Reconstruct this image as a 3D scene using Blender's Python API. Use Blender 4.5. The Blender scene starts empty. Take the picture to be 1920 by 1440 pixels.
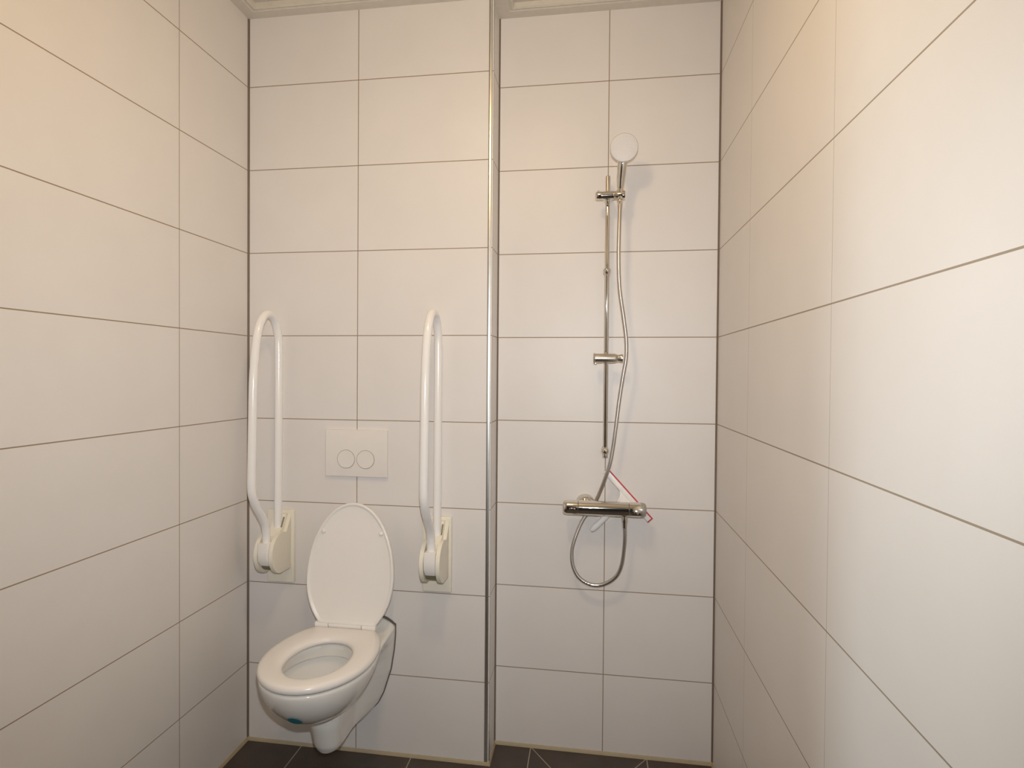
import bpy, bmesh, math
import numpy as np
from mathutils import Vector, Matrix

scene = bpy.context.scene
COL = scene.collection

# ------------------------------------------------------------------ dimensions
W = 1.669            # room width
P = 0.130            # depth of the boxed-out wall behind the toilet
BX = 0.9006          # right face of the boxing
H = 2.633            # underside of the ceiling cornice
YF = -2.45           # front wall (behind the camera)
Z0 = 0.28726         # first horizontal tile joint above the floor
ROW = 0.30

# ------------------------------------------------------------------ materials
def new_mat(name):
    m = bpy.data.materials.new(name)
    m.use_nodes = True
    nt = m.node_tree
    return m, nt, nt.nodes['Principled BSDF']

def plain(name, col, rough=0.4, metal=0.0, coat=0.0, noise=0.03, scale=40.0, bump=0.0, spec=0.5):
    m, nt, b = new_mat(name)
    n = nt.nodes.new('ShaderNodeTexNoise')
    n.inputs['Scale'].default_value = scale
    n.inputs['Detail'].default_value = 3
    geo = nt.nodes.new('ShaderNodeNewGeometry')
    nt.links.new(geo.outputs['Position'], n.inputs['Vector'])
    r = nt.nodes.new('ShaderNodeValToRGB')
    c = np.array(col)
    r.color_ramp.elements[0].position = 0.3
    r.color_ramp.elements[1].position = 0.7
    r.color_ramp.elements[0].color = (*(c*(1-noise)), 1)
    r.color_ramp.elements[1].color = (*np.minimum(c*(1+noise), 1), 1)
    nt.links.new(n.outputs['Fac'], r.inputs['Fac'])
    nt.links.new(r.outputs['Color'], b.inputs['Base Color'])
    b.inputs['Roughness'].default_value = rough
    b.inputs['Metallic'].default_value = metal
    b.inputs['Specular IOR Level'].default_value = spec
    if coat:
        b.inputs['Coat Weight'].default_value = coat
        b.inputs['Coat Roughness'].default_value = 0.05
    if bump:
        bp = nt.nodes.new('ShaderNodeBump')
        bp.inputs['Strength'].default_value = bump
        bp.inputs['Distance'].default_value = 0.002
        nt.links.new(n.outputs['Fac'], bp.inputs['Height'])
        nt.links.new(bp.outputs['Normal'], b.inputs['Normal'])
    return m

class NT:
    """small helper to write node maths"""
    def __init__(s, nt): s.nt = nt
    def m(s, op, a, b=None, c=None):
        n = s.nt.nodes.new('ShaderNodeMath'); n.operation = op
        for i, v in enumerate((a, b, c)):
            if v is None: continue
            if isinstance(v, (int, float)): n.inputs[i].default_value = v
            else: s.nt.links.new(v, n.inputs[i])
        return n.outputs[0]
    def line(s, coord, off, per, w):
        # 1 on a joint of width w, 0 elsewhere, joints at off + k*per
        f = s.m('FRACT', s.m('ADD', s.m('DIVIDE', s.m('SUBTRACT', coord, off), per), 0.5))
        d = s.m('MULTIPLY', s.m('ABSOLUTE', s.m('SUBTRACT', f, 0.5)), per)
        return s.m('LESS_THAN', d, w/2)

def tile_wall(name, axis, off, per, wv=0.003, wh=0.003, grout=(0.30, 0.225, 0.155)):
    m, nt, b = new_mat(name)
    q = NT(nt)
    geo = nt.nodes.new('ShaderNodeNewGeometry')
    sep = nt.nodes.new('ShaderNodeSeparateXYZ')
    nt.links.new(geo.outputs['Position'], sep.inputs[0])
    mask = q.line(sep.outputs[2], Z0, ROW, wh)
    if axis is not None:
        mask = q.m('MAXIMUM', mask, q.line(sep.outputs[axis], off, per, wv))
    noi = nt.nodes.new('ShaderNodeTexNoise')
    noi.inputs['Scale'].default_value = 6.0
    noi.inputs['Detail'].default_value = 4
    nt.links.new(geo.outputs['Position'], noi.inputs['Vector'])
    ramp = nt.nodes.new('ShaderNodeValToRGB')
    ramp.color_ramp.elements[0].position = 0.3
    ramp.color_ramp.elements[1].position = 0.7
    ramp.color_ramp.elements[0].color = (0.735, 0.700, 0.672, 1)
    ramp.color_ramp.elements[1].color = (0.755, 0.722, 0.695, 1)
    nt.links.new(noi.outputs['Fac'], ramp.inputs['Fac'])
    mix = nt.nodes.new('ShaderNodeMix'); mix.data_type = 'RGBA'
    nt.links.new(mask, mix.inputs['Factor'])
    nt.links.new(ramp.outputs['Color'], mix.inputs['A'])
    mix.inputs['B'].default_value = (*grout, 1)
    nt.links.new(mix.outputs['Result'], b.inputs['Base Color'])
    rg = q.m('ADD', q.m('MULTIPLY', mask, 0.45), 0.42)
    nt.links.new(rg, b.inputs['Roughness'])
    b.inputs['Specular IOR Level'].default_value = 0.5
    fine = nt.nodes.new('ShaderNodeTexNoise')
    fine.inputs['Scale'].default_value = 55.0
    nt.links.new(geo.outputs['Position'], fine.inputs['Vector'])
    h = q.m('SUBTRACT', q.m('MULTIPLY', fine.outputs['Fac'], 0.06), mask)
    bp = nt.nodes.new('ShaderNodeBump')
    bp.inputs['Strength'].default_value = 0.25
    bp.inputs['Distance'].default_value = 0.001
    nt.links.new(h, bp.inputs['Height'])
    nt.links.new(bp.outputs['Normal'], b.inputs['Normal'])
    return m

def floor_mat():
    m, nt, b = new_mat('dark_floor_tile')
    q = NT(nt)
    geo = nt.nodes.new('ShaderNodeNewGeometry')
    sep = nt.nodes.new('ShaderNodeSeparateXYZ')
    nt.links.new(geo.outputs['Position'], sep.inputs[0])
    x, y = sep.outputs[0], sep.outputs[1]
    T = 0.4105
    mx = q.line(x, 0.2140, T, 0.0035)
    my = q.line(y, -0.575, T+0.16, 0.0035)
    # two diagonal cuts falling towards the drain in the shower corner
    cx, cy, hx, hy = 1.2405, -0.285, 0.2035, 0.283
    dx = q.m('DIVIDE', q.m('ABSOLUTE', q.m('SUBTRACT', x, cx)), hx)
    dy = q.m('DIVIDE', q.m('ABSOLUTE', q.m('SUBTRACT', y, cy)), hy)
    dg = q.m('LESS_THAN', q.m('ABSOLUTE', q.m('SUBTRACT', dx, dy)), 0.010)
    dg = q.m('MULTIPLY', dg, q.m('LESS_THAN', dx, 1.0))
    dg = q.m('MULTIPLY', dg, q.m('LESS_THAN', dy, 1.02))
    mask = q.m('MAXIMUM', q.m('MAXIMUM', mx, my), dg)
    noi = nt.nodes.new('ShaderNodeTexNoise')
    noi.inputs['Scale'].default_value = 9.0
    noi.inputs['Detail'].default_value = 6
    nt.links.new(geo.outputs['Position'], noi.inputs['Vector'])
    ramp = nt.nodes.new('ShaderNodeValToRGB')
    ramp.color_ramp.elements[0].position = 0.3
    ramp.color_ramp.elements[1].position = 0.7
    ramp.color_ramp.elements[0].color = (0.050, 0.038, 0.032, 1)
    ramp.color_ramp.elements[1].color = (0.072, 0.056, 0.047, 1)
    nt.links.new(noi.outputs['Fac'], ramp.inputs['Fac'])
    mix = nt.nodes.new('ShaderNodeMix'); mix.data_type = 'RGBA'
    nt.links.new(mask, mix.inputs['Factor'])
    nt.links.new(ramp.outputs['Color'], mix.inputs['A'])
    mix.inputs['B'].default_value = (0.36, 0.31, 0.25, 1)
    nt.links.new(mix.outputs['Result'], b.inputs['Base Color'])
    b.inputs['Roughness'].default_value = 0.55
    return m

def hose_mat():
    m, nt, b = new_mat('wound_steel_hose')
    geo = nt.nodes.new('ShaderNodeNewGeometry')
    w = nt.nodes.new('ShaderNodeTexWave')
    w.bands_direction = 'Z'
    w.inputs['Scale'].default_value = 90.0
    nt.links.new(geo.outputs['Position'], w.inputs['Vector'])
    bp = nt.nodes.new('ShaderNodeBump')
    bp.inputs['Strength'].default_value = 0.25
    bp.inputs['Distance'].default_value = 0.0008
    nt.links.new(w.outputs['Fac'], bp.inputs['Height'])
    nt.links.new(bp.outputs['Normal'], b.inputs['Normal'])
    b.inputs['Base Color'].default_value = (0.56, 0.53, 0.49, 1)
    b.inputs['Metallic'].default_value = 1.0
    b.inputs['Roughness'].default_value = 0.30
    return m

M = dict(
    left=tile_wall('wall_tile_left', 1, -0.5144, 0.6, wv=0.0026),
    right=tile_wall('wall_tile_right', 1, -0.4199, 0.6, wv=0.0012, grout=(0.33, 0.27, 0.205)),
    toilet=tile_wall('wall_tile_toilet', 0, 0.4191, 10.0),
    back=tile_wall('wall_tile_shower', 0, 1.2914, 10.0),
    plainrow=tile_wall('wall_tile_plain', None, 0, 1),
    floor=floor_mat(),
    ceil=plain('ceiling_panel', (0.62, 0.58, 0.51), 0.6),
    cornice=plain('cornice_plastic', (0.66, 0.615, 0.54), 0.45),
    caulk=plain('grey_joint_sealant', (0.17, 0.130, 0.100), 0.6),
    beigecaulk=plain('beige_sealant', (0.42, 0.345, 0.225), 0.6),
    alu=plain('satin_aluminium', (0.66, 0.66, 0.63), 0.32, 1.0),
    ceramic=plain('white_ceramic', (0.80, 0.785, 0.745), 0.12, coat=0.4, noise=0.008),
    seat=plain('white_seat_plastic', (0.83, 0.80, 0.765), 0.24, noise=0.006),
    plate=plain('white_gloss_plastic', (0.78, 0.74, 0.70), 0.28, noise=0.006),
    ring=plain('gap_shadow_grey', (0.26, 0.23, 0.19), 0.5),  # shade of the gap round the flush buttons, as a colour
    tube=plain('white_coated_tube', (0.85, 0.83, 0.81), 0.18, noise=0.006, coat=0.3),
    cream=plain('cream_plastic', (0.80, 0.755, 0.645), 0.38, noise=0.01),
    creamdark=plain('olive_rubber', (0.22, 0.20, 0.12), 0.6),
    chrome=plain('polished_chrome', (0.74, 0.71, 0.66), 0.05, 1.0, noise=0.005),
    nickel=plain('satin_nickel', (0.66, 0.62, 0.56), 0.27, 1.0, noise=0.02),
    hose=hose_mat(),
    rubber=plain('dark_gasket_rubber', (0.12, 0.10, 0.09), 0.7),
    teal=plain('teal_sticker', (0.02, 0.22, 0.28), 0.35),
    water=plain('water_surface', (0.30, 0.29, 0.31), 0.03, noise=0.01, coat=1.0),
    red=plain('red_rubber', (0.55, 0.045, 0.07), 0.45),
    white=plain('squeegee_white', (0.84, 0.82, 0.80), 0.35),
    spray=plain('shower_face_white', (0.66, 0.635, 0.62), 0.45, noise=0.01),
    greyplastic=plain('grey_knob_cap', (0.45, 0.43, 0.39), 0.3, 0.6),
)

# ------------------------------------------------------------------ mesh helpers
def link(name, bm, mat, parent=None, smooth=35):
    bmesh.ops.recalc_face_normals(bm, faces=bm.faces)
    me = bpy.data.meshes.new(name)
    bm.to_mesh(me); bm.free()
    me.materials.append(mat)
    if smooth:
        for p in me.polygons: p.use_smooth = True
        me.set_sharp_from_angle(angle=math.radians(smooth))
    o = bpy.data.objects.new(name, me)
    COL.objects.link(o)
    if parent is not None: o.parent = parent
    return o

def thing(name, loc, label, cat, group=None):
    o = bpy.data.objects.new(name, None)
    o.empty_display_size = 0.05
    COL.objects.link(o)
    o.location = loc
    tag(o, label, cat, group)
    return o

def tag(o, label, cat, group=None):
    o['label'] = label; o['category'] = cat
    if group: o['group'] = group
    return o

def struct(name, bm, mat, smooth=0):
    o = link(name, bm, mat, None, smooth)
    o['kind'] = 'structure'
    return o

def box(bm, x0, x1, y0, y1, z0, z1, bevel=0.0, seg=2):
    r = bmesh.ops.create_cube(bm, size=1.0)
    vs = r['verts']
    for v in vs:
        v.co = Vector((x0+(v.co.x+.5)*(x1-x0), y0+(v.co.y+.5)*(y1-y0), z0+(v.co.z+.5)*(z1-z0)))
    if bevel:
        es = list({e for v in vs for e in v.link_edges})
        bmesh.ops.bevel(bm, geom=es, offset=bevel, segments=seg, profile=0.5, affect='EDGES')
    return bm

def loft(bm, rings, closed=True, cap0=True, cap1=True):
    """rings: list of equally long lists of points"""
    R = [[bm.verts.new(p) for p in ring] for ring in rings]
    n = len(R[0])
    for a, b in zip(R[:-1], R[1:]):
        for i in range(n if closed else n-1):
            j = (i+1) % n
            bm.faces.new((a[i], a[j], b[j], b[i]))
    if cap0: bm.faces.new(R[0][::-1])
    if cap1: bm.faces.new(R[-1])
    return R

def catmull(pts, n=8):
    P_ = [Vector(p) for p in pts]
    P_ = [2*P_[0]-P_[1]] + P_ + [2*P_[-1]-P_[-2]]
    out = []
    for i in range(1, len(P_)-2):
        a, b, c, d = P_[i-1:i+3]
        for k in range(n):
            t = k/n
            out.append(0.5*((2*b)+(c-a)*t+(2*a-5*b+4*c-d)*t*t+(3*b-a-3*c+d)*t**3))
    out.append(P_[-2])
    return out

def tube(bm, pts, rad, seg=20, cap=True):
    pts = [Vector(p) for p in pts]
    n = len(pts)
    rad = [rad]*n if isinstance(rad, (int, float)) else rad
    t0 = (pts[1]-pts[0]).normalized()
    u = t0.orthogonal().normalized()
    rings = []
    prev = t0
    for i, p in enumerate(pts):
        t = (pts[min(i+1, n-1)]-pts[max(i-1, 0)]).normalized()
        ax = prev.cross(t)
        if ax.length > 1e-8:
            u = Matrix.Rotation(prev.angle(t), 3, ax.normalized()) @ u
        u = (u - t*u.dot(t)).normalized()
        v = t.cross(u)
        rings.append([p+rad[i]*(math.cos(2*math.pi*k/seg)*u+math.sin(2*math.pi*k/seg)*v) for k in range(seg)])
        prev = t
    loft(bm, rings, True, cap, cap)
    return bm

def lathe(bm, origin, axis, prof, seg=40):
    """prof: list of (radius, height along axis)"""
    o = Vector(origin); a = Vector(axis).normalized()
    u = a.orthogonal().normalized(); v = a.cross(u)
    rings = []
    for r, h in prof:
        r = max(r, 1e-5)
        rings.append([o+a*h+r*(math.cos(2*math.pi*k/seg)*u+math.sin(2*math.pi*k/seg)*v) for k in range(seg)])
    loft(bm, rings)
    return bm

def prism(bm, outline, to3, t0, t1, bevel=0.0, seg=2):
    """outline: 2D points, to3(a, b, t) -> 3D point, extruded from t0 to t1"""
    A = [bm.verts.new(to3(a, b, t0)) for a, b in outline]
    B = [bm.verts.new(to3(a, b, t1)) for a, b in outline]
    n = len(A)
    fs = [bm.faces.new(A[::-1]), bm.faces.new(B)]
    for i in range(n):
        j = (i+1) % n
        fs.append(bm.faces.new((A[i], A[j], B[j], B[i])))
    if bevel:
        es = list(fs[0].edges)+list(fs[1].edges)
        bmesh.ops.bevel(bm, geom=es, offset=bevel, segments=seg, profile=0.5, affect='EDGES')
    return bm

def NB(): return bmesh.new()

# ------------------------------------------------------------------ the room
TH = 0.12
struct('floor', box(NB(), -TH, W+TH, YF-TH, TH, -0.1, 0.0), M['floor'])
struct('wall_left', box(NB(), -TH, 0, YF-TH, TH, 0, H+0.08), M['left'])
struct('wall_right', box(NB(), W, W+TH, YF-TH, TH, 0, H+0.08), M['right'])
struct('wall_back', box(NB(), 0, W, 0, TH, 0, H+0.08), M['back'])
bm = NB()
box(bm, 0, BX, -P, 0, 0, H+0.08)
struct('wall_toilet', bm, M['toilet'])
bm = NB()
box(bm, 0, 0.35, YF-TH, YF, 0, H+0.08)
box(bm, 0.35, W, YF-TH, YF, 2.12, H+0.08)
struct('wall_front', bm, M['plainrow'])
struct('ceiling', box(NB(), -TH, W+TH, YF-TH, TH, H+0.020, H+0.10), M['ceil'])

# door frame around the open doorway behind the camera
bm = NB()
box(bm, 0.35, 0.39, YF-TH-0.01, YF+0.01, 0, 2.12, 0.003)
box(bm, 1.629, W-.0005, YF-TH-0.01, YF-.001, 0, 2.12, 0.003)
box(bm, 0.39, 1.629, YF-TH-0.01, YF+0.01, 2.08, 2.12, 0.003)
struct('door_1', bm, M['cornice'])

# moulded cornice that runs round the ceiling
def sweep_wall(prof, path):
    """prof: (distance from the wall, z); path: wall corners in plan with the room on the right-hand side"""
    bm = NB()
    pts = [Vector((x, y)) for x, y in path]
    rings = []
    for i, p in enumerate(pts):
        dirs = []
        if i > 0: dirs.append((pts[i]-pts[i-1]).normalized())
        if i < len(pts)-1: dirs.append((pts[i+1]-pts[i]).normalized())
        ns = [Vector((d.y, -d.x)) for d in dirs]
        if len(ns) == 2:
            b = (ns[0]+ns[1]); b = b/(b.dot(ns[0]))
        else:
            b = ns[0]
        rings.append([Vector((p.x+b.x*d, p.y+b.y*d, z)) for d, z in prof])
    loft(bm, rings, True, True, True)
    return bm
ROOM = [(0, YF), (0, -P), (BX, -P), (BX, 0), (W, 0), (W, YF)]
o = struct('trim_1', sweep_wall([(0, H), (0.040, H), (0.044, H+0.003), (0.054, H+0.0005), (0.060, H+0.004), (0.060, H+0.020), (0, H+0.020)], ROOM), M['cornice'])
# beige silicone strip along the foot of the walls
struct('trim_2', sweep_wall([(0, 0), (0.006, 0), (0.004, 0.006), (0.0015, 0.011), (0, 0.011)], ROOM), M['beigecaulk'])
# dark silicone lines in the inner corners
def corner_line(name, x, y, sx, w=0.005):
    bm = NB()
    pts = [(x, y), (x+sx*w, y), (x, y-w)]
    prism(bm, pts, lambda a, b, t: Vector((a, b, t)), 0.012, H)
    return struct(name, bm, M['caulk'])
corner_line('trim_3', 0, -P, 1, 0.0060)
corner_line('trim_4', BX, 0, 1, 0.0050)
corner_line('trim_5', W, 0, -1, 0.0056)
# rounded aluminium profile on the outer corner of the boxing
bm = NB()
arc = [(BX-0.0125, -P-0.0016)]
for k in range(9):
    a = math.pi/2*k/8
    arc.append((BX-0.0085+0.0100*math.sin(a), -P+0.0085-0.0100*math.cos(a)))
arc += [(BX+0.0016, -P+0.012), (BX-0.002, -P+0.012), (BX-0.0125, -P+0.002)]
prism(bm, arc, lambda a, b, t: Vector((a, b, t)), 0.006, H)
struct('trim_6', bm, M['alu'], smooth=40)
# dark joint between the profile and the tile edge
bm = NB()
box(bm, BX-0.0155, BX-0.0120, -P-0.0010, -P+0.002, 0.011, H)
struct('trim_7', bm, M['caulk'])

# ------------------------------------------------------------------ toilet
XC = 0.421
toilet = thing('toilet', (XC, -P, 0.147), 'white wall-hung toilet with its lid raised, between the two support bars', 'toilet')
def L(X, d, z):                      # toilet coordinates (sideways, away from the wall, height) -> local
    return Vector((X, -d, z-0.147))

def interp(x, xs, ys): return np.interp(x, xs, ys)
def sstep(x, a, b):
    t = np.clip((x-a)/(b-a), 0, 1); return t*t*(3-2*t)
RIM = 0.464
def wwall(z): return interp(z, [.155, .160, .185, .223, .309, .38, .43, .465], [.044, .058, .082, .101, .128, .139, .143, .143])
def wneck(z): return interp(z, [.158, .163, .172, .193, .23, .30, .36, .40, .43, .465], [.029, .038, .0435, .046, .049, .058, .080, .110, .138, .152])
def pan_sdf(X, d, z):
    t = np.clip((RIM-z)/(RIM-.308), 0, 1)
    s = (1-t**1.8)**(1/1.8)
    dc = .30+.035*t
    Lq = np.where(d > dc, .2225-.035*t, .262)
    q = np.sqrt((X/.1685)**2+((d-dc)/Lq)**2)
    bowl = (q-s)*.17
    bowl = np.where(t >= 1, .3, bowl)
    wr = wwall(z)+(wneck(z)-wwall(z))*sstep(d, 0.0, .15)
    dm = interp(z, [.140, .15, .18, .25, .465], [.258, .270, .288, .306, .31])
    trap = np.sqrt(X**2+np.maximum(0, d-(dm-wneck(z)))**2)-wr
    k = .018
    h = np.clip(.5+.5*(trap-bowl)/k, 0, 1)
    return trap*(1-h)+bowl*h-k*h*(1-h)
D0 = .20
def pan_ring(z, N=108, NW=16):
    w = float(wwall(z))
    a0 = math.atan2(-D0, w)                 # from the right-hand wall corner round the front to the left-hand one
    a1 = math.pi-a0
    th = np.linspace(a0, a1, N)
    c, s = np.cos(th), np.sin(th)
    rs = np.linspace(.60, .0, 601)
    Xg = rs[:, None]*c; Dg = D0+rs[:, None]*s
    f = pan_sdf(Xg, Dg, z)
    f = np.where(Dg < -1e-6, 1.0, f)
    ins = f < 0
    idx = np.argmax(ins, axis=0)
    r = rs[idx].copy()
    for j in range(N):
        lo, hi = rs[idx[j]], rs[max(idx[j]-1, 0)]
        if D0+hi*s[j] < 0: continue
        for _ in range(18):
            m_ = .5*(lo+hi)
            if pan_sdf(m_*c[j], D0+m_*s[j], z) < 0: lo = m_
            else: hi = m_
        r[j] = lo
    pts = [(r[j]*c[j], D0+r[j]*s[j]) for j in range(N)]
    pts[0] = (w, 0.0); pts[-1] = (-w, 0.0)
    for k in range(1, NW):
        pts.append((-w+2*w*k/NW, 0.0))
    return pts
def egg(th, cx, cd, hw, lf, lr):
    c, s = math.cos(th), math.sin(th)
    return (cx+hw*c, cd+(lf if s > 0 else lr)*s)
bm = NB()
rings = []
zs = list(np.linspace(.158, .175, 7))+list(np.linspace(.179, .262, 12))+list(np.linspace(.266, .350, 36))+list(np.linspace(.356, .452, 18))
allpts = {}
for z in zs:
    rings.append([L(X, d, z) for X, d in pan_ring(z)])
top = pan_ring(.456)
def dome(X, d): return .045*max(0, 1-d/.085)**1.3*max(0, 1-(X/.143)**2)**.7
n = len(top)
cen = (0.0, .335)
angs = [math.atan2(d-cen[1], X-cen[0]) for X, d in top]
hole = [egg(a, 0, .335, .112, .140, .150) for a in angs]
# rounded outer edge, rim, rounded inner edge, hidden flushing rim, bowl, sump
for t, z in ((0.0, .458), (.02, .462), (.08, RIM), (.25, RIM), (.5, RIM), (.75, RIM), (.9, RIM), (.97, .462), (1.0, .456)):
    ring = []
    for (X, d), (hx, hd) in zip(top, hole):
        x_, d_ = X+(hx-X)*t, d+(hd-d)*t
        ring.append(L(x_, d_, z+dome(x_, d_)))
    rings.append(ring)
for z, hw, lf, lr, cd in ((.446, .113, .141, .151, .335), (.430, .113, .141, .151, .335), (.4255, .1135, .1415, .1515, .335), (.4235, .116, .144, .155, .335), (.4225, .128, .154, .168, .335), (.405, .121, .145, .165, .335), (.385, .114, .134, .160, .335), (.362, .102, .121, .150, .330),
                          (.350, .090, .104, .140, .325), (.343, .074, .082, .116, .312), (.337, .060, .062, .084, .298), (.326, .053, .053, .066, .280), (.312, .049, .050, .057, .264),
                          (.296, .040, .040, .045, .250)):
    rings.append([L(*egg(a, 0, cd, hw, lf, lr), z) for a in angs])
loft(bm, rings)
pan = link('pan', bm, M['ceramic'], toilet, 50)
# water standing in the sump
bm = NB()
prism(bm, [egg(2*math.pi*k/48, 0, .280, .0525, .0525, .0655) for k in range(48)], lambda a, b, t: L(a, b, t), .318, .3255)
link('water', bm, M['water'], toilet, 30)
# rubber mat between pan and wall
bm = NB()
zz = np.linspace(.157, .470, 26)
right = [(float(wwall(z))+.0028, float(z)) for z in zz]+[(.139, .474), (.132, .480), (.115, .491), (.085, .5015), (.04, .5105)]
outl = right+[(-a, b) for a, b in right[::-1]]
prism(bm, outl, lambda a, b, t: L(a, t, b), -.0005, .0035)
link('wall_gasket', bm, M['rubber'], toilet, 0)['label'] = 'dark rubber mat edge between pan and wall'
STX, STZ = .004, .376
# teal sticker under the front of the bowl (follows the bowl surface)
def bowl_d(X, z):
    lo, hi = .30, .60
    for _ in range(40):
        m_ = .5*(lo+hi)
        if pan_sdf(np.array(X), np.array(m_), np.array(z)) < 0: lo = m_
        else: hi = m_
    return lo
bm = NB()
SX, SZ = STX, STZ
rings = []
for rr in (1.0, .66, .33, .02):
    rings.append([L(SX+.021*rr*math.cos(2*math.pi*k/32), bowl_d(SX+.021*rr*math.cos(2*math.pi*k/32), SZ+.0165*rr*math.sin(2*math.pi*k/32))+.0030, SZ+.0165*rr*math.sin(2*math.pi*k/32)-.0020) for k in range(32)])
loft(bm, rings, True, False, True)
link('sticker', bm, M['teal'], toilet, 0)['label'] = 'small teal oval sticker under the bowl front'

# seat ring
def seat_out(th, sc=1.0):
    X, d = egg(th, 0, .303, .171, .222, .258)
    return (X, max(d, .106))
bm = NB()
N = 112
rings = []
for t, z in ((0.05, .4690), (0.0, .4735), (0.0, .480), (.025, .4855), (.09, .4895), (.22, .4915), (.5, .4922), (.75, .4915), (.9, .4885), (.97, .4845), (1.0, .478), (.985, .472), (.95, .4690)):
    ring = []
    for k in range(N):
        th = 2*math.pi*k/N
        a, b = seat_out(th), egg(th, 0.005, .330, .0945, .131, .136)
        ring.append(L(a[0]+(b[0]-a[0])*t, a[1]+(b[1]-a[1])*t, z))
    rings.append(ring)
R = loft(bm, rings, True, False, False)
for i in range(N):
    j = (i+1) % N
    bm.faces.new((R[-1][i], R[-1][j], R[0][j], R[0][i]))
link('seat', bm, M['seat'], toilet, 60)

# raised lid, seen from its inner side
TILT = math.radians(9.0)
def LID(u, v, t):                    # sideways, up the lid, out of the inner face
    return L(u, .108-v*math.sin(TILT)+t*math.cos(TILT), .494+v*math.cos(TILT)+t*math.sin(TILT))
def lid_out(th, inset=0.0):
    c, s = math.cos(th), math.sin(th)
    hw, up, dn = .1565-inset, .255-inset, .198-inset
    u, v = .006+hw*c, .158+(up if s > 0 else dn)*s
    return (u, max(v, .004+inset))
bm = NB()
rings = []
for ins, t in ((.020, -.013), (.006, -.0115), (.0, -.006), (.0, .002), (.002, .0055), (.005, .0065), (.0085, .0055), (.0115, .0020), (.0145, .0012), (.05, .0008), (.10, .0006)):
    rings.append([LID(*lid_out(2*math.pi*k/96, ins), t) for k in range(96)])
loft(bm, rings)
lid = link('lid', bm, M['seat'], toilet, 60)
for u in (-.098, .110):
    bm = NB()
    c = LID(u, .312, .0008); n_ = LID(u, .312, 1.0008)-c
    lathe(bm, c, n_, [(.0075, -.001), (.0075, .004), (.0062, .0068), (.003, .0082), (0, .0085)], 20)
    link('bumper', bm, M['seat'], lid, 50)
# hinge: two barrels and the lid knuckle between them
bm = NB(); lathe(bm, L(-.108, .104, .4935), (1, 0, 0), [(.0095, 0), (.0112, .002), (.0112, .046), (.0095, .048)], 24); box(bm, -.106, -.062, -.112, -.094, .464-.147, .490-.147, .003)
link('hinge', bm, M['seat'], toilet, 40)
bm = NB(); lathe(bm, L(.060, .104, .4935), (1, 0, 0), [(.0095, 0), (.0112, .002), (.0112, .046), (.0095, .048)], 24); box(bm, .062, .106, -.112, -.094, .464-.147, .490-.147, .003)
link('hinge', bm, M['seat'], toilet, 40)
bm = NB(); lathe(bm, L(-.058, .104, .495), (1, 0, 0), [(.009, 0), (.0102, .001), (.0102, .115), (.009, .116)], 24)
link('hinge_bar', bm, M['seat'], toilet, 40)

# ------------------------------------------------------------------ flush plate
FX, FZ = .419, 1.070
fp = thing('flush_plate', (FX, -P, FZ), 'white rectangular flush plate with two round buttons on the wall above the toilet', 'flush plate')
bm = NB()
def FP(x, d, z): return Vector((x, -d, z))
hw, hh = .1155, .0835
xs = [-hw, -hw+.0015, -hw+.004, -.030, -.019, -.014, .014, .019, .030, hw-.004, hw-.0015, hw]
ds = [.006, .0105, .0120, .0120, .0121, .0124, .0124, .0121, .0120, .0120, .0105, .006]
rows = []
for z, k in ((-hh, .0), (-hh+.0015, .9), (-hh+.004, 1.0), (0, 1.0), (hh-.004, 1.0), (hh-.0015, .9), (hh, .0)):
    rows.append([FP(x, .006+(d-.006)*k, z) for x, d in zip(xs, ds)])
G = [[bm.verts.new(p) for p in r] for r in rows]
for a, b in zip(G[:-1], G[1:]):
    for i in range(len(xs)-1): bm.faces.new((a[i], a[i+1], b[i+1], b[i]))
loop = G[0]+[r[-1] for r in G[1:]]+G[-1][-2::-1]+[r[0] for r in G[-2:0:-1]]
bk = [bm.verts.new((v.co.x, .0008, v.co.z)) for v in loop]
for i in range(len(loop)):
    j = (i+1) % len(loop)
    bm.faces.new((loop[i], loop[j], bk[j], bk[i]))
bm.faces.new(bk)
link('plate', bm, M['plate'], fp, 25)
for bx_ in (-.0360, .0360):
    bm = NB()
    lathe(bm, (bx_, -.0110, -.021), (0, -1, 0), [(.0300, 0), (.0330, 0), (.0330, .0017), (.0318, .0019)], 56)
    ring = link('button_gap_shadow', bm, M['ring'], fp, 40)  # dark annulus on the closed plate, coloured as the button's gap shadow
    bm = NB()
    lathe(bm, (bx_, -.0110, -.021), (0, -1, 0), [(.0316, 0), (.0316, .0026), (.0306, .0034), (.020, .0030), (.010, .0026), (0, .0025)], 56)
    link('button', bm, M['plate'], fp, 40)

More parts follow.
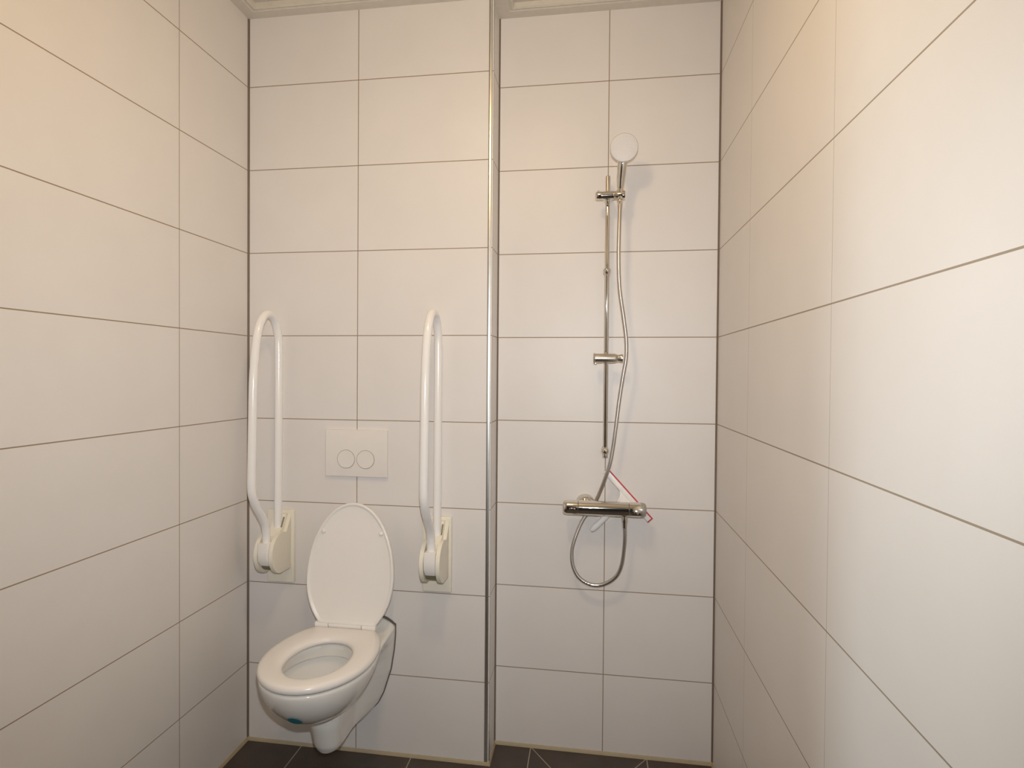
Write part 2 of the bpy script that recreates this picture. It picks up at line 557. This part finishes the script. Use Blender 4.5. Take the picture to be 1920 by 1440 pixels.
# ------------------------------------------------------------------ fold-up support bars
GZ = .728
def grab_rail(x, label):
    g = thing('support_bar', (x, -P, GZ), label, 'support bar', 'fold-up support bars beside the toilet')
    def V(dx, y, z): return Vector((dx, y+P, z-GZ))          # world y, z -> local
    # wall plate
    bm = NB()
    box(bm, -.0595, .0425, -.017, .0008, .597-GZ, .860-GZ, .004, 3)
    link('wall_plate', bm, M['cream'], g, 40)
    # two round cheeks of the hinge housing
    cy, cz, r = -.214, .727, .070
    prof = []
    a_top, a_bot = math.radians(62), math.radians(285)
    for k in range(37):
        a = a_top+(a_bot-a_top)*k/36
        prof.append((cy+r*math.cos(a), cz+r*math.sin(a)))
    prof += [(-.148, .652), (-.148, .848)]
    for sx in (-1, 1):
        bm = NB()
        t0, t1 = (.021, .034)
        prism(bm, prof, lambda a, b, t: V(t*sx, a, b), t0, t1, .003, 3)
        link('hinge_cheek', bm, M['cream'], g, 40)
    # sloping cover between the cheeks, notched where the bar locks
    bm = NB()
    cov = [(-.148, .850), (-.163, .848), (-.190, .806), (-.228, .786), (-.228, .742), (-.148, .735)]
    prism(bm, cov, lambda a, b, t: V(t, a, b), -.0212, .0212, .002, 2)
    link('housing_cover', bm, M['cream'], g, 40)
    bm = NB()
    prism(bm, [(-.1700, .8400), (-.1905, .8085), (-.1880, .8065), (-.1675, .8380)], lambda a, b, t: V(t, a, b), .0150, .0198)
    link('lock_slot', bm, M['creamdark'], g, 0)['label'] = 'dark slot in the wall plate beside the bar'
    # hub the bar turns with
    bm = NB()
    hub = [(-.2845, .772), (-.2880, .745), (-.2860, .715), (-.270, .694), (-.235, .690), (-.215, .72), (-.225, .775)]
    prism(bm, hub, lambda a, b, t: V(t, a, b), -.0195, .0195, .005, 3)
    link('hub', bm, M['seat'], g, 40)
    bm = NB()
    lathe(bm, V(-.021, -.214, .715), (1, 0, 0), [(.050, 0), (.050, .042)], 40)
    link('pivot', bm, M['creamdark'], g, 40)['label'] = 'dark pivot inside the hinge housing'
    # the looped tube
    path = [(-.180, .800), (-.179, .95), (-.178, 1.15), (-.177, 1.35), (-.178, 1.452), (-.184, 1.492), (-.199, 1.526), (-.222, 1.547), (-.250, 1.554), (-.278, 1.545),
            (-.303, 1.518), (-.320, 1.480), (-.333, 1.426), (-.342, 1.360), (-.347, 1.290), (-.351, 1.15), (-.354, 1.05), (-.355, .985), (-.349, .948), (-.325, .908),
            (-.290, .866), (-.270, .836), (-.261, .805), (-.259, .765)]
    bm = NB()
    tube(bm, catmull([V(0, a, b) for a, b in path], 6), .0138, 24)
    link('bar', bm, M['tube'], g, 50)
    return g
gl = grab_rail(.145, 'white looped support bar folded up on the left of the toilet, in the corner')
def copy_thing(src, loc, label):
    r = src.copy(); COL.objects.link(r)
    r.location = loc; r['label'] = label
    for ch in src.children:
        c = ch.copy(); COL.objects.link(c); c.parent = r
    return r
copy_thing(gl, (.7255, -P, GZ), 'white looped support bar folded up on the right of the toilet, by the shower recess')

# ------------------------------------------------------------------ shower rail
RX, RY = 1.2895, -.050
rail = thing('shower_rail', (RX, 0, 1.09), 'tall chrome riser rail with two sliders on the shower wall', 'shower rail')
def S(x, y, z): return Vector((x-RX, y, z-1.09))
bm = NB()
lathe(bm, S(RX, RY, 1.075), (0, 0, 1), [(.0070, 0), (.0085, .002), (.0085, .960), (.0078, .963)], 28)
link('pole', bm, M['chrome'], rail, 40)
for z in (1.713, 1.092):
    bm = NB()
    lathe(bm, S(RX, 0, z), (0, -1, 0), [(.013, 0), (.0125, .006), (.0085, .010), (.0080, .045)], 28)
    prof = [(.0140*math.sin(math.pi*k/16), -.0140*math.cos(math.pi*k/16)) for k in range(17)]
    lathe(bm, S(RX, RY-.003, z), (0, 0, 1), prof, 32)
    lathe(bm, S(RX, RY-.001, z-.022), (0, 0, 1), [(.0092, 0), (.0098, .006), (.0092, .010)], 28)
    link('wall_mount', bm, M['chrome'], rail, 40)
# upper slider with the cone that holds the hand shower
bm = NB()
lathe(bm, S(1.2470, -.090, 1.961), (1, 0, 0), [(.009, 0), (.0125, .002), (.0145, .006), (.0145, .022), (.0138, .0225), (.0138, .0245), (.0145, .025), (.0145, .060), (.0138, .0605), (.0138, .062), (.0142, .0625), (.0142, .098), (.0130, .099)], 36)
box(bm, -.014, .014, -.082, -.040, 1.951-1.09, 1.971-1.09, .003)
lathe(bm, S(1.257, -.086, 1.973), (0, 0, 1), [(.004, 0), (.004, .005), (.003, .006)], 14)
sl = link('slider', bm, M['chrome'], rail, 40)
bm = NB()
HC = S(1.3295, -.0915, 1.9440)
seg = 32
loft_r = []
for r, h in ((.0080, .0), (.0115, .0), (.0120, .034), (.0092, .034)):
    loft_r.append([HC+Vector((r*math.cos(2*math.pi*k/seg), r*math.sin(2*math.pi*k/seg), h)) for k in range(seg)])
R = loft(bm, loft_r, True, False, False)
for i in range(seg):
    j = (i+1) % seg
    bm.faces.new((R[-1][i], R[-1][j], R[0][j], R[0][i]))
link('holder_cone', bm, M['chrome'], sl, 30)
# lower slider, brushed
bm = NB()
lathe(bm, S(1.2455, -.072, 1.4115), (1, 0, 0), [(.014, 0), (.0175, .0015), (.0182, .004), (.0165, .006), (.0160, .0065), (.0160, .030), (.0154, .0305), (.0154, .0325), (.0160, .033), (.0160, .072), (.0140, .078), (.0112, .083), (.0125, .089), (.0142, .093), (.0142, .099), (.0125, .100)], 36)
lathe(bm, S(1.2535, -.072, 1.3915), (0, 0, 1), [(.003, 0), (.0042, .001), (.0042, .006)], 14)
link('slider', bm, M['nickel'], rail, 40)['label'] = 'brushed lower slider halfway down the rail'

# ------------------------------------------------------------------ hand shower
HB = Vector((1.3295, -.0915, 1.972))
hs = thing('hand_shower', HB, 'round white-faced hand shower with chrome handle, high on the rail', 'hand shower')
bm = NB()
hp = catmull([(0, 0, 0), (.0008, -.004, .018), (.002, -.012, .045), (.004, -.022, .072), (.006, -.029, .095), (.008, -.036, .122)], 6)
nh = len(hp)
rad = [float(np.interp(i/(nh-1), [0, .06, .12, .18, .45, .75, .9, 1], [.0082, .0088, .0096, .0118, .0150, .0160, .0165, .012])) for i in range(nh)]
tube(bm, hp, rad, 28)
link('handle', bm, M['chrome'], hs, 50)
HD = Vector((.0088, -.049, .128))
hn = Vector((-.03, -1, -.20)).normalized()
bm = NB()
lathe(bm, HD, hn, [(0, -.024), (.018, -.022), (.034, -.014), (.043, -.004), (.0458, .003), (.0455, .008), (.0435, .0105), (.042, .010)], 56)
link('head_shell', bm, M['spray'], hs, 50)
bm = NB()
lathe(bm, HD+hn*.0095, hn, [(.0425, 0), (.0425, .001), (.040, .0016), (.02, .0022), (0, .0024)], 56)
# three rings of spray nozzles
u = hn.orthogonal().normalized(); v = hn.cross(u)
for rr, cnt in ((.012, 8), (.023, 14), (.034, 20)):
    for k in range(cnt):
        a = 2*math.pi*k/cnt
        lathe(bm, HD+hn*.0105+rr*(math.cos(a)*u+math.sin(a)*v), hn, [(.0013, 0), (.0013, .0017), (.0006, .002)], 8)
link('spray_face', bm, M['spray'], hs, 40)

# ------------------------------------------------------------------ shower mixer
MX, MY, MZ = 1.288, -.0765, .8965
mx = thing('shower_mixer', (MX, 0, MZ), 'chrome bar shower mixer with a knob at each end, below the rail', 'mixer tap')
def A(x, y, z): return Vector((x-MX, y, z-MZ))
bm = NB()
lathe(bm, A(1.1995, MY, MZ), (1, 0, 0), [(.0225, 0), (.0250, .0015), (.0250, .169), (.0225, .1705)], 56)
lathe(bm, A(1.357, MY, MZ-.022), (0, 0, -1), [(.0110, 0), (.0110, .008)], 28)
link('body', bm, M['chrome'], mx, 40)
bm = NB()
lathe(bm, A(1.1985, MY, MZ), (-1, 0, 0), [(.0225, -.001), (.0250, .001), (.0250, .036), (.0242, .043), (.0220, .048), (.0180, .0515), (.0, .053)], 56)
box(bm, 1.170-MX, 1.190-MX, MY-.0285, MY-.022, -.003, .003, .0015)
link('knob', bm, M['chrome'], mx, 50)
bm = NB()
lathe(bm, A(1.3710, MY, MZ), (1, 0, 0), [(.0225, -.001), (.0250, .001), (.0250, .034), (.0246, .038)], 56)
kn = link('knob', bm, M['chrome'], mx, 40)
bm = NB()
lathe(bm, A(1.4085, MY, MZ), (1, 0, 0), [(.0246, 0), (.0248, .004), (.0240, .010), (.0215, .0155), (.0170, .019), (0, .0205)], 56)
link('knob_cap', bm, M['greyplastic'], kn, 50)['label'] = 'grey end cap of the right-hand knob'
bm = NB()
lathe(bm, A(1.394, MY-.0245, MZ-.0035), (0, -1, 0), [(.0085, 0), (.0085, .0025), (.007, .0036), (0, .004)], 28)
link('stop_button', bm, M['nickel'], kn, 40)
for x in (1.2225, 1.3725):
    bm = NB()
    lathe(bm, A(x, 0, MZ+.002), (0, -1, 0), [(.0330, 0), (.0330, .003), (.0300, .012), (.0230, .0215), (.0180, .0260), (.0150, .0270), (.0145, .062)], 44)
    link('wall_rosette', bm, M['chrome'], mx, 40)

# ------------------------------------------------------------------ hose
HOSE = [(1.3295, -.0915, 1.940), (1.3290, -.095, 1.915), (1.327, -.100, 1.843), (1.326, -.1, 1.754), (1.329, -.1, 1.665), (1.335, -.1, 1.611), (1.346, -.1, 1.539), (1.3545, -.1, 1.468), (1.354, -.1, 1.41), (1.345, -.095, 1.351),
        (1.334, -.085, 1.27), (1.324, -.078, 1.178), (1.315, -.072, 1.104), (1.305, -.068, 1.048), (1.291, -.062, 1.0), (1.273, -.050, .948), (1.258, -.038, .912),
        (1.238, -.034, .878), (1.217, -.034, .848), (1.201, -.036, .815), (1.185, -.040, .769), (1.178, -.042, .731), (1.182, -.045, .685), (1.203, -.048, .646), (1.236, -.050, .626),
        (1.271, -.052, .623), (1.307, -.055, .638), (1.334, -.060, .665), (1.349, -.065, .704), (1.356, -.070, .758), (1.358, -.0745, .800), (1.357, -.0765, .838)]
ho = thing('shower_hose', HOSE[0], 'long flexible metal shower hose hanging in a loop below the mixer', 'hose')
o0 = Vector(HOSE[0])
bm = NB()
tube(bm, [p-o0 for p in catmull(HOSE, 7)], .0066, 16)
link('hose_tube', bm, M['hose'], ho, 60)
bm = NB()
e = Vector((1.357, -.0765, .868))-o0
lathe(bm, e, (0, 0, -1), [(.0085, -.0015), (.0108, 0), (.0108, .012), (.0100, .014), (.0090, .018), (.0082, .034), (.0070, .036)], 28)
link('hose_nut', bm, M['chrome'], ho, 35)
bm = NB()
lathe(bm, Vector((1.3295, -.0915, 1.9435))-o0, (0, 0, -1), [(.0088, 0), (.0092, .004), (.0085, .020), (.0070, .026)], 28)
link('hose_nut', bm, M['chrome'], ho, 35)

# ------------------------------------------------------------------ squeegee
B0, B1 = Vector((1.2925, 1.0210)), Vector((1.4450, .8535))
bd = (B1-B0).normalized(); bl = (B1-B0).length
bn = Vector((-bd.y, bd.x))                     # towards the upper right
if bn.x < 0: bn = -bn
SQY = -.0405
sq = thing('squeegee', (1.369, SQY, .937), 'white window squeegee with a red rubber blade, tucked behind the mixer', 'squeegee')
def Q(s, t, y): 
    p = B0+bd*s+bn*t
    return Vector((p.x-1.369, y-SQY, p.y-.937))
bm = NB()
prism(bm, [(0, -.010), (bl-.004, -.010), (bl-.004, .0075), (0, .0075)], lambda a, b, t: Q(a, b, t), SQY-.005, SQY+.005, .0018, 2)
link('blade_holder', bm, M['white'], sq, 40)
bm = NB()
prism(bm, [(-.001, .0070), (bl-.0045, .0070), (bl-.0045, -.0105), (bl, -.0105), (bl, .0118), (-.001, .0118)], lambda a, b, t: Q(a, b, t), SQY-.0035, SQY+.0035, .0006, 1)
link('rubber_blade', bm, M['red'], sq, 0)['label'] = 'red rubber wiping edge'
# yoke and handle
mid = bl*.50
# handle axis leans a little from square to the blade
E_ = Vector((1.2440, .8080))
ax = (E_-(B0+bd*mid))
hs_ = ax.dot(bd); ht_ = ax.dot(bn)
bm = NB()
yoke = [(mid-.037, -.0095), (mid+.037, -.0095), (mid+.025, -.0125), (mid+.017, -.019), (mid+.0125, -.030), (mid+.0105+hs_*.22, -.044), (mid-.0125+hs_*.22, -.044), (mid-.0135, -.030), (mid-.017, -.019), (mid-.025, -.0125)]
prism(bm, yoke, lambda a, b, t: Q(a, b, t), SQY-.005, SQY+.005, .0018, 2)
link('yoke', bm, M['white'], sq, 40)
bm = NB()
hpts = [Q(mid+hs_*f, ht_*f, SQY+.004*min(1, f*2)) for f in np.linspace(.20, 1.0, 24)]
hr = [float(np.interp(f, [.20, .32, .5, .62, .9, .965, 1.0], [.0075, .0080, .0095, .0108, .0108, .0095, .0050])) for f in np.linspace(.20, 1.0, 24)]
tube(bm, hpts, hr, 20)
link('handle', bm, M['white'], sq, 50)

# ------------------------------------------------------------------ light
def area(name, loc, rot, size, power, col, shape='DISK'):
    d = bpy.data.lights.new(name, 'AREA'); d.shape = shape; d.size = size
    d.energy = power; d.color = col
    o = bpy.data.objects.new(name, d); COL.objects.link(o)
    o.location = loc; o.rotation_euler = rot
    return o
LAMP = (17.5, (1.0, .72, .40))
FLASH = (72.0, (.96, 1.0, 1.04))
HALL = (100.0, (.80, .98, 1.05))
# warm plafond lamp under the ceiling: glows all round, strongest straight down
d = bpy.data.lights.new('ceiling_lamp_light', 'POINT'); d.energy, d.color = LAMP[0]*.5, LAMP[1]; d.shadow_soft_size = .095
o = bpy.data.objects.new('ceiling_lamp_light', d); COL.objects.link(o); o.location = (.93, -1.22, 2.46)
area('ceiling_lamp_diffuser_light', (.93, -1.22, 2.46), (0, 0, 0), .20, LAMP[0]*.20, LAMP[1])
# camera flash
fl = Vector((1.245, -2.225, 1.46))
d = bpy.data.lights.new('camera_flash_light', 'SPOT'); d.energy, d.color = FLASH; d.shadow_soft_size = .012
d.spot_size = math.radians(112); d.spot_blend = 1.0
o = bpy.data.objects.new('camera_flash_light', d); COL.objects.link(o); o.location = fl
o.rotation_euler = (Vector((.82, 0, 1.38))-fl).to_track_quat('-Z', 'Y').to_euler()
# lamp of the hall beyond the doorway, shining in past the left door jamb onto the right wall
hl = Vector((-1.66, -5.03, .30))
aim = Vector((1.669, -1.2, -2.2))-hl
area('hall_light', hl, aim.to_track_quat('-Z', 'Y').to_euler(), .30, *HALL)

w = bpy.data.worlds.new('World'); scene.world = w
w.use_nodes = True
w.node_tree.nodes['Background'].inputs['Color'].default_value = (.015, .0145, .014, 1)
w.node_tree.nodes['Background'].inputs['Strength'].default_value = 1.0

# ------------------------------------------------------------------ camera
cam = bpy.data.cameras.new('Camera')
co = bpy.data.objects.new('Camera', cam); COL.objects.link(co)
yaw, pit, rol = .1572, -.01538, .00742
cy_, sy_, cp, sp, cr, sr = math.cos(yaw), math.sin(yaw), math.cos(pit), math.sin(pit), math.cos(rol), math.sin(rol)
fw = Vector((-sy_*cp, cy_*cp, sp)); rt = Vector((cy_, sy_, 0)); up = rt.cross(fw)
r2 = cr*rt+sr*up; u2 = -sr*rt+cr*up
mw = Matrix((( r2.x, u2.x, -fw.x, 1.23794), (r2.y, u2.y, -fw.y, -2.23595), (r2.z, u2.z, -fw.z, 1.354687), (0, 0, 0, 1)))
co.matrix_world = mw
cam.sensor_width = 36.0; cam.sensor_fit = 'HORIZONTAL'
cam.lens = 1165.90554/1920*36
cam.shift_x = 37.06162/1920
cam.shift_y = -.81935/1920
cam.clip_start = .02
scene.camera = co

scene.view_settings.view_transform = 'Standard'
scene.view_settings.look = 'None'
scene.view_settings.gamma = 1.0
scene.view_settings.exposure = 0.0
scene.view_settings.use_curve_mapping = False
scene.cycles.max_bounces = 14
scene.cycles.diffuse_bounces = 8
scene.cycles.glossy_bounces = 6
scene.cycles.sample_clamp_indirect = 4.0
scene.cycles.use_denoising = True
